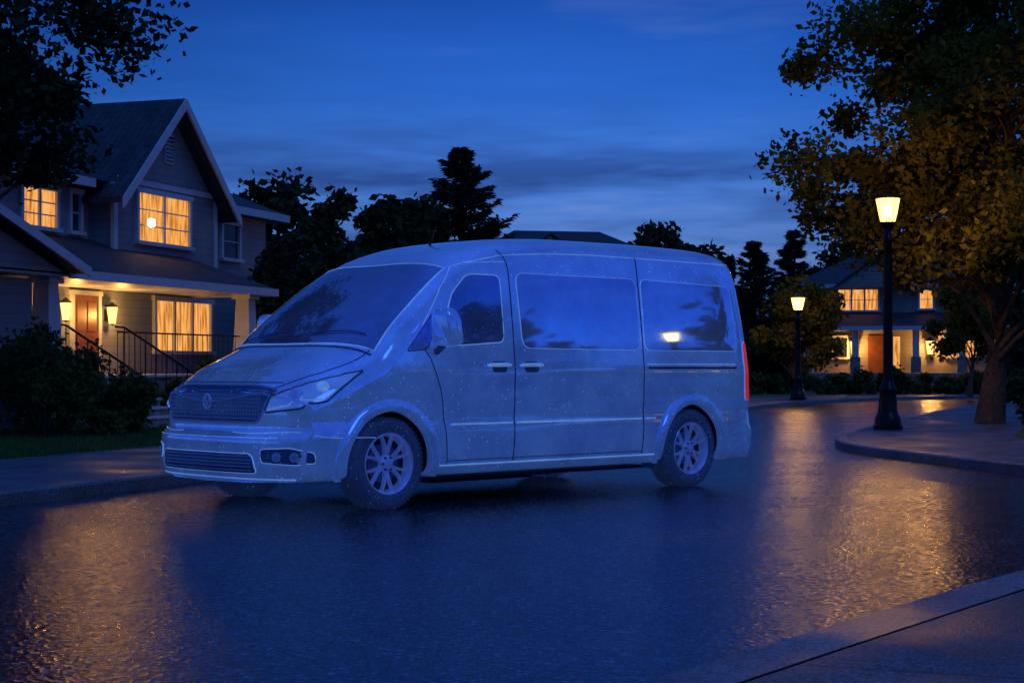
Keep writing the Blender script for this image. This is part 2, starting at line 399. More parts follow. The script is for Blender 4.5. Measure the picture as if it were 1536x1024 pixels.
# ------------------------------------------------------------------ windows helper (local coords, wall faces -y)
def window(parent,x0,x1,z0,z1,y,cols,rows,glass,nm='window'):
    e=empty(nm,None,parent); t=.09
    mk('pane',[(x0,y-.012,z0),(x1,y-.012,z0),(x1,y-.012,z1),(x0,y-.012,z1)],[(0,1,2,3)],glass,e)
    box('frame_left',(x0-t,y-.075,z0),(x0,y+.01,z1),M_trim,e); box('frame_right',(x1,y-.075,z0),(x1+t,y+.01,z1),M_trim,e)
    box('frame_top',(x0-t-.03,y-.095,z1),(x1+t+.03,y+.012,z1+t*1.2),M_trim,e); box('sill',(x0-t-.04,y-.13,z0-.08),(x1+t+.04,y+.012,z0),M_trim,e)
    for c in range(1,cols):
        xc=x0+(x1-x0)*c/cols; box('mullion_%d'%c,(xc-.035,y-.055,z0),(xc+.035,y-.014,z1),M_trim,e)
    for r in range(1,rows):
        zc=z0+(z1-z0)*r/rows
        for c in range(cols):
            a=x0+(x1-x0)*c/cols+.035; b=x0+(x1-x0)*(c+1)/cols-.035
            box('bar_%d_%d'%(r,c),(a,y-.045,zc-.012),(b,y-.016,zc+.012),M_trim,e)
    return e
def slab(name,pts,th,mat,parent):
    n=len(pts); V=[tuple(p) for p in pts]+[(p[0],p[1],p[2]-th) for p in pts]
    F=[tuple(range(n)),tuple(range(2*n-1,n-1,-1))]+[(i,i+n,(i+1)%n+n,(i+1)%n) for i in range(n)]
    return mk(name,V,F,mat,parent)
def beam(name,a,b,w,h,mat,parent):
    a=Vector(a);b=Vector(b);t=(b-a).normalized();s=t.cross(Vector((0,0,1))).normalized()*w/2;u=Vector((0,0,1))*h/2
    V=[]
    for p in (a,b): V+=[p-s-u,p+s-u,p+s+u,p-s+u]
    return mk(name,V,[(0,1,2,3),(7,6,5,4),(0,4,5,1),(1,5,6,2),(2,6,7,3),(3,7,4,0)],mat,parent)
def wall_lamp(parent,x,y,z,power,nm='wall_lamp',k=1.0):
    e=empty(nm,None,parent)
    box('bracket',(x-.05,y-.03,z-.12),(x+.05,y,z+.12),M_black,e); box('arm',(x-.015,y-.12,z+.17),(x+.015,y,z+.2),M_black,e)
    lathe('lantern_glass',[(.065*k,z-.18*k),(.11*k,z+.16*k)],M_wlamp,e,6,(x,y-.15,0)); lathe('lantern_cap',[(.125*k,z+.16*k),(.02,z+.26*k),(0,z+.27*k)],M_black,e,6,(x,y-.15,0))
    lathe('lantern_base',[(0,z-.22*k),(.07*k,z-.18*k),(.06*k,z-.175*k)],M_black,e,6,(x,y-.15,0))
    if power:
        L=bpy.data.lights.new('porch_light','POINT'); L.energy=power; L.color=(1,.44,.09); L.shadow_soft_size=.06
        lo=link(bpy.data.objects.new('porch_light',L),e); lo.location=(x,y-.38,z)

# ------------------------------------------------------------------ left house
Fv=Vector((.32,.947,0)).normalized(); Iv=Vector((-Fv.y,Fv.x,0))
mw=Matrix((( Fv.x,Iv.x,0,-8.15),(Fv.y,Iv.y,0,34.2),(0,0,1,0),(0,0,0,1)))
H=empty('two_storey_house',mw)
EZ=5.0
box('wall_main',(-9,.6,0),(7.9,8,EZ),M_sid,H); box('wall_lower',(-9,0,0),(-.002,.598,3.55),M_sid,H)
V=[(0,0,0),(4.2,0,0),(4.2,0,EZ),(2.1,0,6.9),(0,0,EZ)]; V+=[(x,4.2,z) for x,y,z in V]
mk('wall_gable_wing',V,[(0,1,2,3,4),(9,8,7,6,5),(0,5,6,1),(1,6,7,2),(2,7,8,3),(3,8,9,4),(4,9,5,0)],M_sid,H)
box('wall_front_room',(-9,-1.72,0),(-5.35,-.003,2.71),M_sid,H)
sl=(6.98-EZ)/2.1
def gz(x): return 7.0-abs(x-2.1)*sl
for s,nm in ((-1,'left'),(1,'right')):
    xe=2.1+s*2.5; P=[(2.1,-.42,gz(2.1)),(xe,-.42,gz(xe)),(xe,5.6,gz(xe)),(2.1,5.6,gz(2.1))]
    slab('roof_gable_'+nm,P if s<0 else P[::-1],.12,M_roof,H)
    beam('rake_board_'+nm,(2.1,-.455,gz(2.1)-.12),(xe,-.455,gz(xe)-.12),.05,.22,M_trim,H)
box('gable_vent',(1.93,-.05,5.6),(2.27,.01,6.25),M_trim,H)
for k in range(7): box('vent_louvre_%d'%k,(1.96,-.07,5.64+k*.084),(2.24,-.052,5.68+k*.084),M_dark,H)
for xx in (-.0,4.2): box('corner_board_%d'%int(xx),(xx-.07,-.03,3.4),(xx+.07,.06,EZ-.02),M_trim,H)
box('band_board',(.08,-.025,EZ+.02),(4.12,-.004,EZ+.14),M_trim,H)
x0,x1,y0,y1=-9.4,8.3,.15,8.4; rz=6.9; ry=4.3
Vr=[(x0,y0,EZ),(x1,y0,EZ),(x1,y1,EZ),(x0,y1,EZ),(x0+.6,ry,rz),(x1-3.4,ry,rz),(x0,y0,EZ-.14),(x1,y0,EZ-.14),(x1,y1,EZ-.14),(x0,y1,EZ-.14)]
mk('roof_main',Vr,[(0,1,5,4),(1,2,5),(2,3,4,5),(3,0,4),(6,9,8,7)],M_roof,H)
box('fascia_left_section',(x0,y0-.03,EZ-.17),(-.5,y0-.003,EZ+.01),M_trim,H); box('fascia_right_section',(4.7,y0-.03,EZ-.17),(x1,y0-.003,EZ+.01),M_trim,H)
box('fascia_end',(x1+.003,y0,EZ-.17),(x1+.03,y1,EZ+.01),M_trim,H)
PR=2.7
box('porch_floor',(-9,-1.8,0),(PR,-.002,1.0),M_stone,H); box('porch_deck',(-5.34,-1.86,1.002),(PR+.05,-.004,1.05),M_trim,H)
slab('porch_roof',[(-9.2,-2.15,2.90),(PR+.3,-2.15,2.90),(PR+.1,.0,3.62),(-9.2,.0,3.62)],.07,M_roof,H)
slab('porch_roof_upper',[(-9.2,.003,3.622),(-.003,.003,3.622),(-.003,.6,3.83),(-9.2,.6,3.83)],.07,M_roof,H)
box('porch_fascia',(-4.9,-2.20,2.73),(PR+.3,-2.153,2.89),M_trim,H); box('porch_ceiling',(-9,-2.1,2.76),(PR+.1,-.004,2.80),M_trim,H)
box('porch_fascia_end',(PR+.303,-2.20,2.73),(PR+.35,0,2.89),M_trim,H)
slab('porch_gable_roof_right',[(-4.8,-2.5,2.90),(-4.8,-.1,2.90),(-7.4,-.1,3.78),(-7.4,-2.5,3.78)],.09,M_roof,H)
slab('porch_gable_roof_left',[(-7.4,-2.5,3.78),(-7.4,-.1,3.78),(-10,-.1,2.90),(-10,-2.5,2.90)],.09,M_roof,H)
beam('porch_rake_right',(-4.8,-2.53,2.83),(-7.4,-2.53,3.71),.05,.16,M_trim,H); beam('porch_rake_left',(-7.4,-2.53,3.71),(-10,-2.53,2.83),.05,.16,M_trim,H)
mk('porch_gable_wall',[(-9.7,-2.2,2.82),(-5.1,-2.2,2.82),(-7.4,-2.2,3.6)],[(0,1,2)],M_sid,H)
for i,xx in enumerate((-4.95,PR-.3)):
    box('column_base_%d'%i,(xx-.27,-2.0,.1),(xx+.27,-1.46,1.35),M_stone,H,.02); box('column_cap_%d'%i,(xx-.3,-2.03,1.352),(xx+.3,-1.43,1.42),M_trim,H,.01)
    V=[];
    for z,r in ((1.42,.2),(2.65,.15)): V+=[(xx-r,-1.73-r,z),(xx+r,-1.73-r,z),(xx+r,-1.73+r,z),(xx-r,-1.73+r,z)]
    mk('column_%d'%i,V,[(0,1,5,4),(1,2,6,5),(2,3,7,6),(3,0,4,7)],M_trim,H); box('column_head_%d'%i,(xx-.22,-1.95,2.65),(xx+.22,-1.51,2.755),M_trim,H)
for k in range(6):
    box('step_%d'%k,(-4.55,-1.87-.27*(k+1),.0),(-2.75,-1.865-.27*k-.0,.90-.155*k),M_stone,H)
    box('tread_%d'%k,(-4.6,-1.90-.27*(k+1),.902-.155*k),(-2.7,-1.87-.27*k,.94-.155*k),M_trim,H)
for xx,nm in ((-4.6,'left'),(-2.7,'right')):
    tube('handrail_'+nm,[(xx,-1.7,1.95),(xx,-1.9,1.93),(xx,-3.45,1.02),(xx,-3.5,.9)],.022,M_black,H)
    for k in range(8): 
        yy=-1.9-k*.22; tube('baluster_%s_%d'%(nm,k),[(xx,yy,1.93+(yy+1.9)*.587),(xx,yy,1.0+(yy+1.9)*.56)],.011,M_black,H,5)
mk('garden_path',[tuple(mw@Vector(p)) for p in ((-4.6,-3.5,.132),(-2.7,-3.5,.132),(-2.7,-6.2,.132),(-4.6,-6.2,.132))],[(3,2,1,0)],M_kerb)
tube('porch_rail_top',[(-2.7,-1.75,1.85),(PR-.6,-1.75,1.85)],.018,M_black,H)
for k in range(24): tube('porch_baluster_%d'%k,[(-2.7+k*.2,-1.75,1.85),(-2.7+k*.2,-1.75,1.06)],.008,M_black,H,4)
d=empty('front_door',None,H)
box('door_leaf',(-1.52,-.03,1.05),(-.68,-.004,2.62),M_door,d); box('frame_l',(-1.62,-.06,1.05),(-1.523,-.003,2.62),M_trim,d); box('frame_r',(-.677,-.06,1.05),(-.58,-.003,2.62),M_trim,d)
box('frame_t',(-1.66,-.07,2.622),(-.54,-.003,2.71),M_trim,d)
for k in range(2):
    box('panel_%d'%k,(-1.43+k*.38,-.045,1.15),(-1.12+k*.38,-.032,1.8),M_door,d,.008)
    box('upper_panel_%d'%k,(-1.43+k*.38,-.045,1.9),(-1.12+k*.38,-.032,2.5),M_door,d,.008)
lathe('knob',[(0,-.11),(.03,-.1),(.03,-.06),(.012,-.05),(.012,-.03)],M_black,d,10,(-.76,0,1.75),'Y')
wall_lamp(H,-1.98,-.003,2.28,38); wall_lamp(H,-.34,-.003,2.25,38)
window(H,1.55,3.9,1.55,2.62,-.0,3,1,M_win); window(H,.85,2.95,3.85,4.86,-.0,2,3,M_win)
window(H,-2.35,-1.25,3.95,4.68,.6,2,3,M_win); window(H,-.72,-.42,3.95,4.7,.6,1,2,M_dark)
window(H,5.6,6.4,3.8,4.6,.6,1,2,M_dark); window(H,-5.6,-4.2,3.95,4.68,.6,2,2,M_dark)
lathe('room_lamp',[(0,4.16),(.10,4.20),(.09,4.33),(0,4.36)],M_bulb,H,12,(1.35,-.03,0))

# ------------------------------------------------------------------ far houses
def far_house(name,loc,rot,lit=True,pw=110):
    H=empty(name,Matrix.Translation(loc)@Matrix.Rotation(rot,4,'Z'))
    box('wall',(-3.4,0,0),(4.6,7,4.55),M_sid2,H)
    V=[(-3.9,-.5,4.5),(5.1,-.5,4.5),(5.1,7.5,4.5),(-3.9,7.5,4.5),(-1.4,3.5,6.0),(3.0,3.5,6.0)]
    mk('roof',V,[(0,1,5,4),(1,2,5),(2,3,4,5),(3,0,4),(3,2,1,0)],M_roof,H); box('fascia',(-3.9,-.54,4.36),(5.1,-.503,4.52),M_trim,H)
    slab('dormer_roof_l',[(-2.2,-.75,4.35),(-2.2,2.5,4.35),(-.5,2.5,5.6),(-.5,-.75,5.6)][::-1],.1,M_roof,H); slab('dormer_roof_r',[(-.5,-.75,5.6),(-.5,2.5,5.6),(1.2,2.5,4.35),(1.2,-.75,4.35)][::-1],.1,M_roof,H)
    mk('dormer_wall',[(-2,-.6,4.38),(1,-.6,4.38),(-.5,-.6,5.45)],[(0,1,2)],M_sid2,H)
    slab('porch_roof',[(-3.6,-1.9,2.75),(4.8,-1.9,2.75),(4.6,0,3.35),(-3.4,0,3.35)],.08,M_roof,H); box('porch_fascia',(-3.6,-1.94,2.58),(4.8,-1.903,2.75),M_trim,H)
    box('porch_floor',(-3.4,-1.7,0),(4.6,-.003,.85),M_stone,H)
    for i,xx in enumerate((-3.1,-1.2,1.2,3.0,4.4)):
        box('column_%d'%i,(xx-.13,-1.65,1.5),(xx+.13,-1.4,2.6),M_trim,H); box('pier_%d'%i,(xx-.2,-1.71,.86),(xx+.2,-1.33,1.5),M_stone,H)
    box('door',(-.75,-.05,.86),(.2,-.003,2.4),M_door,H); box('side_light',(.28,-.04,.95),(.55,-.003,2.35),M_win,H)
    window(H,-1.95,-.35,3.45,4.3,0,3,2,M_win if lit else M_dark); window(H,1.35,1.85,3.5,4.25,0,1,2,M_win if lit else M_dark)
    window(H,-2.8,-1.6,1.5,2.3,0,2,1,M_dark); window(H,2.4,3.6,1.5,2.3,0,2,1,M_win if lit else M_dark)
    if lit:
        wall_lamp(H,-1.3,-.003,1.9,pw,k=1.6); wall_lamp(H,1.75,-.003,1.9,pw,k=1.6)
    return H
far_house('two_storey_house',(15.5,69,0.1),math.radians(-14))
far_house('two_storey_house',(2.2,80,2.0),math.radians(12),False)
far_house('two_storey_house',(35,21,.1),math.radians(-90),True,0)  # unseen lit house, added for warm reflections along the van side

rs=random.Random(4)
def hl(x,y): p=mw@Vector((x,y,0)); return (p.x,p.y,.12)
sid=0
for (x,y,r,h) in [(-5.9,-2.7,.7,1.3),(-6.6,-3.0,.9,1.6),(-7.6,-3.4,1.0,1.9),(-6.2,-4.2,.6,.8),(-7.2,-4.6,.8,1.0),(-8.6,-4.2,1.0,1.6),(-1.9,-2.5,.6,1.0),(-1.1,-2.6,.7,1.35),(-.2,-2.5,.7,1.4),(.8,-2.6,.7,1.45),(1.7,-2.5,.7,1.4),(2.7,-2.4,.8,1.6),(3.6,-1.6,.8,1.5),(4.6,-1.2,.8,1.5),(5.8,-.9,.8,1.4)]:
    sid+=1; shrub('shrub',hl(x,y),r,h,300,.065,sid)
e=empty('columnar_evergreen',Matrix.Translation((-5.45,38.6,.12))); V,F=tube_data([(0,0,0),(0,0,3.9)],[.08,.02],6); mk('trunk',V,F,M_bark,e)
C=[(random.uniform(-.2,.2),random.uniform(-.2,.2),.3+k*.17) for k in range(22)]; leaves_mesh('foliage',C,[.62*math.sin(min(1,(k+3)/8)*1.57)*(1 if k<12 else 1-(k-12)/13) for k in range(22)],420,.09,M_con,e,1,2,.5)
e=empty('columnar_evergreen',Matrix.Translation((-4.3,43,.12))); V,F=tube_data([(0,0,0),(0,0,3.2)],[.08,.02],6); mk('trunk',V,F,M_bark,e)
C=[(random.uniform(-.3,.3),random.uniform(-.3,.3),.3+k*.17) for k in range(18)]; leaves_mesh('foliage',C,[.8*math.sin(min(1,(k+3)/8)*1.57)*(1 if k<10 else 1-(k-10)/10) for k in range(18)],420,.1,M_con,e,1,2,.5)
for i in range(15):
    x=9.5+i*.85; shrub('shrub',(x,66.2-.14*i*.85+rs.uniform(-.5,.5),.12),rs.uniform(.6,.9),rs.uniform(.7,1.1),150,.13,40+i)
shrub('shrub',(9.95,30.2,.12),.75,1.15,500,.06,77); shrub('shrub',(11.4,31.2,.12),.8,1.2,400,.07,78)
for i in range(4): shrub('shrub',(14+i*1.3,46+i*.5,.12),.7,.8,200,.1,80+i)

def grass(name,fn,n,h):
    V=[];F=[]
    k=0
    while k<n:
        p=fn()
        if p is None: continue
        a=random.uniform(0,6.28); w_=.012; hh=h*random.uniform(.5,1.2); dx,dy=math.cos(a)*w_,math.sin(a)*w_; lx,ly=random.uniform(-.03,.03),random.uniform(-.03,.03)
        b=len(V); V+=[(p[0]-dx,p[1]-dy,.125),(p[0]+dx,p[1]+dy,.125),(p[0]+lx,p[1]+ly,.125+hh)]; F.append((b,b+1,b+2)); k+=1
    mk(name,V,F,M_grass)
def fl():
    y=random.uniform(18,36); x=random.uniform(-13,-1)
    kx=-4.39+(y-14.3)*.37-3.35
    return (x,y) if x<kx and x>kx-5.5 else None
grass('lawn_grass_blades',fl,26000,.09)
def fr():
    y=random.uniform(26,44); x=random.uniform(8.2,17); kx=5.05+max(0,(y-26.2))*.34+3.0
    return (x,y) if x>kx else None
grass('lawn_grass_blades',fr,18000,.09)

# ------------------------------------------------------------------ VAN
WS=1.085
th=math.atan2(.688,.725)
VM=Matrix.Translation((-1.077,13.95,0))@Matrix.Rotation(th,4,'Z')@Matrix.Translation((-1.0,1.05*WS,0))@Matrix.Diagonal((1,WS,1,1))
van=empty('parked_van',VM)
def vanmat(name,base,rough,emi,alpha=1,coat=.6,speck=1.0,met=0,fl=.78,fh=1.18):
    m,nt,p,o=newmat(name); v=coords(nt)
    cl=noise(nt,2.2,4,v,.7)
    vo=nt.nodes.new('ShaderNodeTexVoronoi'); vo.inputs['Scale'].default_value=32; nt.links.new(v,vo.inputs['Vector'])
    sc=nt.nodes.new('ShaderNodeSeparateColor'); nt.links.new(vo.outputs['Color'],sc.inputs[0])
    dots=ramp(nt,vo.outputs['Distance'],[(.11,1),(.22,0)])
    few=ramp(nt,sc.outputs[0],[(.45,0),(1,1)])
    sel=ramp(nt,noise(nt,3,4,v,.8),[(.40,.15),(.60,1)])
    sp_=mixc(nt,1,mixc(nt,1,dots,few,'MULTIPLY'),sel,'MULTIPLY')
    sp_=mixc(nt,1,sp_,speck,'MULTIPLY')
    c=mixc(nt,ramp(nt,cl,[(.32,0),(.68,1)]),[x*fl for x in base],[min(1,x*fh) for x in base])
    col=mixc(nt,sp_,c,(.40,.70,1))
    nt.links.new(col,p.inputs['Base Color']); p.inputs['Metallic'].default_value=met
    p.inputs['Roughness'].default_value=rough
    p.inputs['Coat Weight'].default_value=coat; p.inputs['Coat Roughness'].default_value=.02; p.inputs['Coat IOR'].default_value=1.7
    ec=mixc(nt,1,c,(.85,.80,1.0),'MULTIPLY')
    nt.links.new(mixc(nt,1,ec,mixc(nt,1,sp_,(.8,1.6,2.6),'MULTIPLY'),'ADD'),p.inputs['Emission Color']); p.inputs['Emission Strength'].default_value=emi  # glow added to brighten panels and specks, though they are no lamps
    nt.links.new(bump(nt,sp_,.2,.003),p.inputs['Normal'])
    return m
M_body=vanmat('frosted_glowing_body',(.115,.33,1.0),.11,.20,1,1,.9,.75)  # opaque shell, brightened by its own added glow
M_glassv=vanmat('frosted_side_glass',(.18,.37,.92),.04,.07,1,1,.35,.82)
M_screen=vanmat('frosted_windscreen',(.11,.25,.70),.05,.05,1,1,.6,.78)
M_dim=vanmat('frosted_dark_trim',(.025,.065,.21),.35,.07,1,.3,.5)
M_edge=vanmat('frosted_edge',(.24,.55,1.0),.25,.36,1,.4,.4)  # added glow paints bright lines along seals and trim
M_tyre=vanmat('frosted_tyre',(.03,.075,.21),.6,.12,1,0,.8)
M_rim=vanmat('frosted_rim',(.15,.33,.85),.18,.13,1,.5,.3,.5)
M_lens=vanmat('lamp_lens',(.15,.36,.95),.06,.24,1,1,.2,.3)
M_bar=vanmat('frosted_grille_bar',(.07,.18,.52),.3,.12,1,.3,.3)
M_red=simple('tail_lamp_red',(.6,.02,.02),.15); _p=M_red.node_tree.nodes['Principled BSDF']; _p.inputs['Emission Color'].default_value=(1,.03,.04,1); _p.inputs['Emission Strength'].default_value=.35
M_well=simple('wheel_well',(.010,.018,.04),.8)
M_line=simple('panel_gap',(.015,.05,.17),.5)

def herm(tab):
    X=[a for a,b in tab];Y=[b for a,b in tab];n=len(X)
    S=[(Y[i+1]-Y[i])/(X[i+1]-X[i]) for i in range(n-1)]
    Mm=[S[0]]+[(0 if S[i-1]*S[i]<=0 else 2*S[i-1]*S[i]/(S[i-1]+S[i])) for i in range(1,n-1)]+[S[-1]]
    def f(x):
        if x<=X[0]: return Y[0]
        if x>=X[-1]: return Y[-1]
        i=0
        while x>X[i+1]: i+=1
        h=X[i+1]-X[i];t=(x-X[i])/h
        return (2*t**3-3*t*t+1)*Y[i]+(t**3-2*t*t+t)*h*Mm[i]+(-2*t**3+3*t*t)*Y[i+1]+(t**3-t*t)*h*Mm[i+1]
    return f
T=herm([(0,1.0),(.06,1.07),(.2,1.175),(.45,1.285),(.72,1.39),(.80,1.43),(1.1,1.64),(1.5,1.93),(1.8,2.13),(2.05,2.25),(2.4,2.345),(2.9,2.41),(3.5,2.44),(4.6,2.445),(5.4,2.43),(5.8,2.40),(5.92,2.37),(5.98,2.33),(6.0,2.28)])
Wm=herm([(0,.98),(.3,1.02),(.8,1.045),(1.5,1.05),(5.5,1.05),(5.9,1.035),(6.0,1.01)])
Cr=herm([(0,.18),(.2,.26),(.7,.34),(1.0,.42),(1.9,.44),(2.6,.36),(3.4,.30),(6,.26)])
Pw=herm([(0,2.8),(.8,2.6),(1.2,2.8),(2.2,3.0),(3,3.2),(6,3.4)])
def tap(z):
    f=1.0
    if z>1.2: f-=.095*((z-1.2)/1.0)**1.25
    if z<.62: f-=.035*((.62-z)/.36)**1.5
    f-=.014*math.exp(-((z-.76)/.05)**2)
    f+=.007*math.exp(-((z-1.14)/.07)**2)
    return f
NS,NA=26,14
def ring(x):
    zb=.27; t=T(x); c=Cr(x); zs=t-c; w_=Wm(x); p=Pw(x); R=[(0,zb-.03),(.5*w_,zb-.02),(.9*w_,zb-.01)]
    for i in range(NS+1):
        z=zb+.005+(zs-zb-.005)*i/NS; r=w_*tap(z)
        if i==0: r-=.04
        if i==1: r-=.008
        R.append((r,z))
    for i in range(1,NA+1):
        a=math.pi/2*i/NA
        z=zs+c*math.sin(a)**(2/p); r=w_*tap(min(z,t-.0))*math.cos(a)**(2/p) if i<NA else 0
        R.append((r,z))
    return R
def deform(x,v,z):
    if x<1.2:
        f=(1-x/1.2)**1.2 if x>0 else 1; a=min(1.1,abs(v))
        x+=.30*a**3.8*f+.02*a*a*f
        s=max(0,min(1,(z-.60)/.09)); x+=.075*s*s*(3-2*s)*f
        s=max(0,min(1,(z-.80)/.3)); x+=.05*s*s*f
        s=max(0,min(1,(.38-z)/.12)); x+=.05*s*f
    if x>5.0:
        f=min(1,(x-5.0)); f=f*f
        x-= .07*abs(v)**6*f
        s=max(0,(z-.95)/1.4); x-=.22*s**1.4*f
        if z<.62: x+=.05*f*min(1,(.62-z)/.06)
    return (x,v,z)
xs=[-.04,0,.04,.08,.13,.18,.25,.33,.42,.52,.62,.70,.76,.84,.92,1.0]+[1.0+.1*i for i in range(1,46)]+[5.58,5.66,5.74,5.81,5.87,5.92,5.96,5.985,6.0]
V=[];F=[]; nr=len(ring(1)); tot=2*nr-2
for x in xs:
    R=ring(x); L=[(-r,z) for r,z in R]+[(r,z) for r,z in R[-2:0:-1]]
    for v,z in L: V.append(deform(x,v,z))
for i in range(len(xs)-1):
    for k in range(tot):
        a=i*tot+k;b=i*tot+(k+1)%tot; F.append((a,a+tot,b+tot,b))
def cap(ii,flip):
    x=xs[ii]; R=ring(x); base=ii*tot; K=20; rows=[]
    for j in range(nr):
        if j in (0,nr-1): rows.append([base+j]*(K+1)); continue
        row=[base+j]
        for s in range(1,K):
            q=-1+2*s/K; V.append(deform(x,R[j][0]*q,R[j][1])); row.append(len(V)-1)
        row.append(base+tot-j); rows.append(row)
    for j in range(nr-1):
        for s in range(K):
            f=[rows[j][s],rows[j][s+1],rows[j+1][s+1],rows[j+1][s]]
            g=[]
            for q in f:
                if q not in g: g.append(q)
            if len(g)>2: F.append(tuple(g if flip else g[::-1]))
cap(0,False); cap(len(xs)-1,True)
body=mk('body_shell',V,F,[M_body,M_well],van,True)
bm=bmesh.new(); bm.from_mesh(body.data); bmesh.ops.remove_doubles(bm,verts=bm.verts,dist=.0005); bmesh.ops.recalc_face_normals(bm,faces=bm.faces); bm.to_mesh(body.data)
bvh=BVHTree.FromBMesh(bm); bm.free()
WX=(1.09,4.99); WR=.385; AR=.46
cutters=[]
for x in WX:
    for s in (-1,1):
        me=bpy.data.meshes.new('c'); b2=bmesh.new(); bmesh.ops.create_cone(b2,cap_ends=True,segments=56,radius1=AR,radius2=AR,depth=.6)
        bmesh.ops.rotate(b2,verts=b2.verts,matrix=Matrix.Rotation(math.pi/2,3,'X')); bmesh.ops.translate(b2,verts=b2.verts,vec=(x,s*1.02,.37)); b2.to_mesh(me); b2.free()
        me.materials.append(M_well)
        c=bpy.data.objects.new('c',me); link(c,van); cutters.append(c)
        md=body.modifiers.new('b','BOOLEAN'); md.operation='DIFFERENCE'; md.object=c; md.solver='EXACT'
        try: md.material_mode='TRANSFER'
        except Exception as ex: print(ex)
bpy.context.view_layer.update()
dg=bpy.context.evaluated_depsgraph_get(); nm=bpy.data.meshes.new_from_object(body.evaluated_get(dg)); body.modifiers.clear(); body.data=nm
nm.polygons.foreach_set('use_smooth',[True]*len(nm.polygons)); nm.set_sharp_from_angle(angle=math.radians(38))
for c in cutters: bpy.data.objects.remove(c)

def onto(p,dr=None,off=.004):
    p=Vector(p)
    if dr is not None:
        dr=Vector(dr).normalized(); h=bvh.ray_cast(p-dr*2.5,dr)
        if h[0] is not None: return h[0]+h[1]*off
    h=bvh.find_nearest(p); n=h[1]
    return h[0]+n*off
def rounded(poly,r,seg=5):
    out=[];n=len(poly)
    for i in range(n):
        p=Vector(poly[i]);a=Vector(poly[i-1]);b=Vector(poly[(i+1)%n])
        da=min(r,(a-p).length*.45);db=min(r,(b-p).length*.45)
        A=p+(a-p).normalized()*da;B=p+(b-p).normalized()*db
        for k in range(seg+1):
            t=k/seg; out.append(A*(1-t)**2+p*2*t*(1-t)+B*t*t)
    res=[];n=len(out)
    for i in range(n):
        a=out[i];b=out[(i+1)%n];m=max(1,int((b-a).length/.05))
        for k in range(m): res.append(a.lerp(b,k/m))
    return res
def patch(name,poly3,dr,mat,off=.005,rings=8,r=.06,edge=None,er=.006,th_=.0):
    B=rounded(poly3,r); C=sum(B,Vector())/len(B); n=len(B); V=[onto(C,dr,off)];F=[]
    for k in range(1,rings+1):
        for b in B: V.append(onto(C.lerp(b,k/rings),dr,off))
    for i in range(n): F.append((0,1+i,1+(i+1)%n))
    for k in range(rings-1):
        for i in range(n):
            a=1+k*n+i;b=1+k*n+(i+1)%n; F.append((a,a+n,b+n,b))
    o=mk(name,V,F,mat,van,True)
    if edge: tube(name+'_seal',[onto(b,dr,off*.5) for b in B],er,edge,van,6,True)
    return o
def line(name,pts,dr,mat,r=.005,off=.0,closed=False):
    D=[];P=[Vector(p) for p in pts]
    for a,b in zip(P,P[1:]):
        m=max(1,int((b-a).length/.04))
        for k in range(m): D.append(a.lerp(b,k/m))
    D.append(P[-1]); return tube(name,[onto(p,dr,off) for p in D],r,mat,van,6)
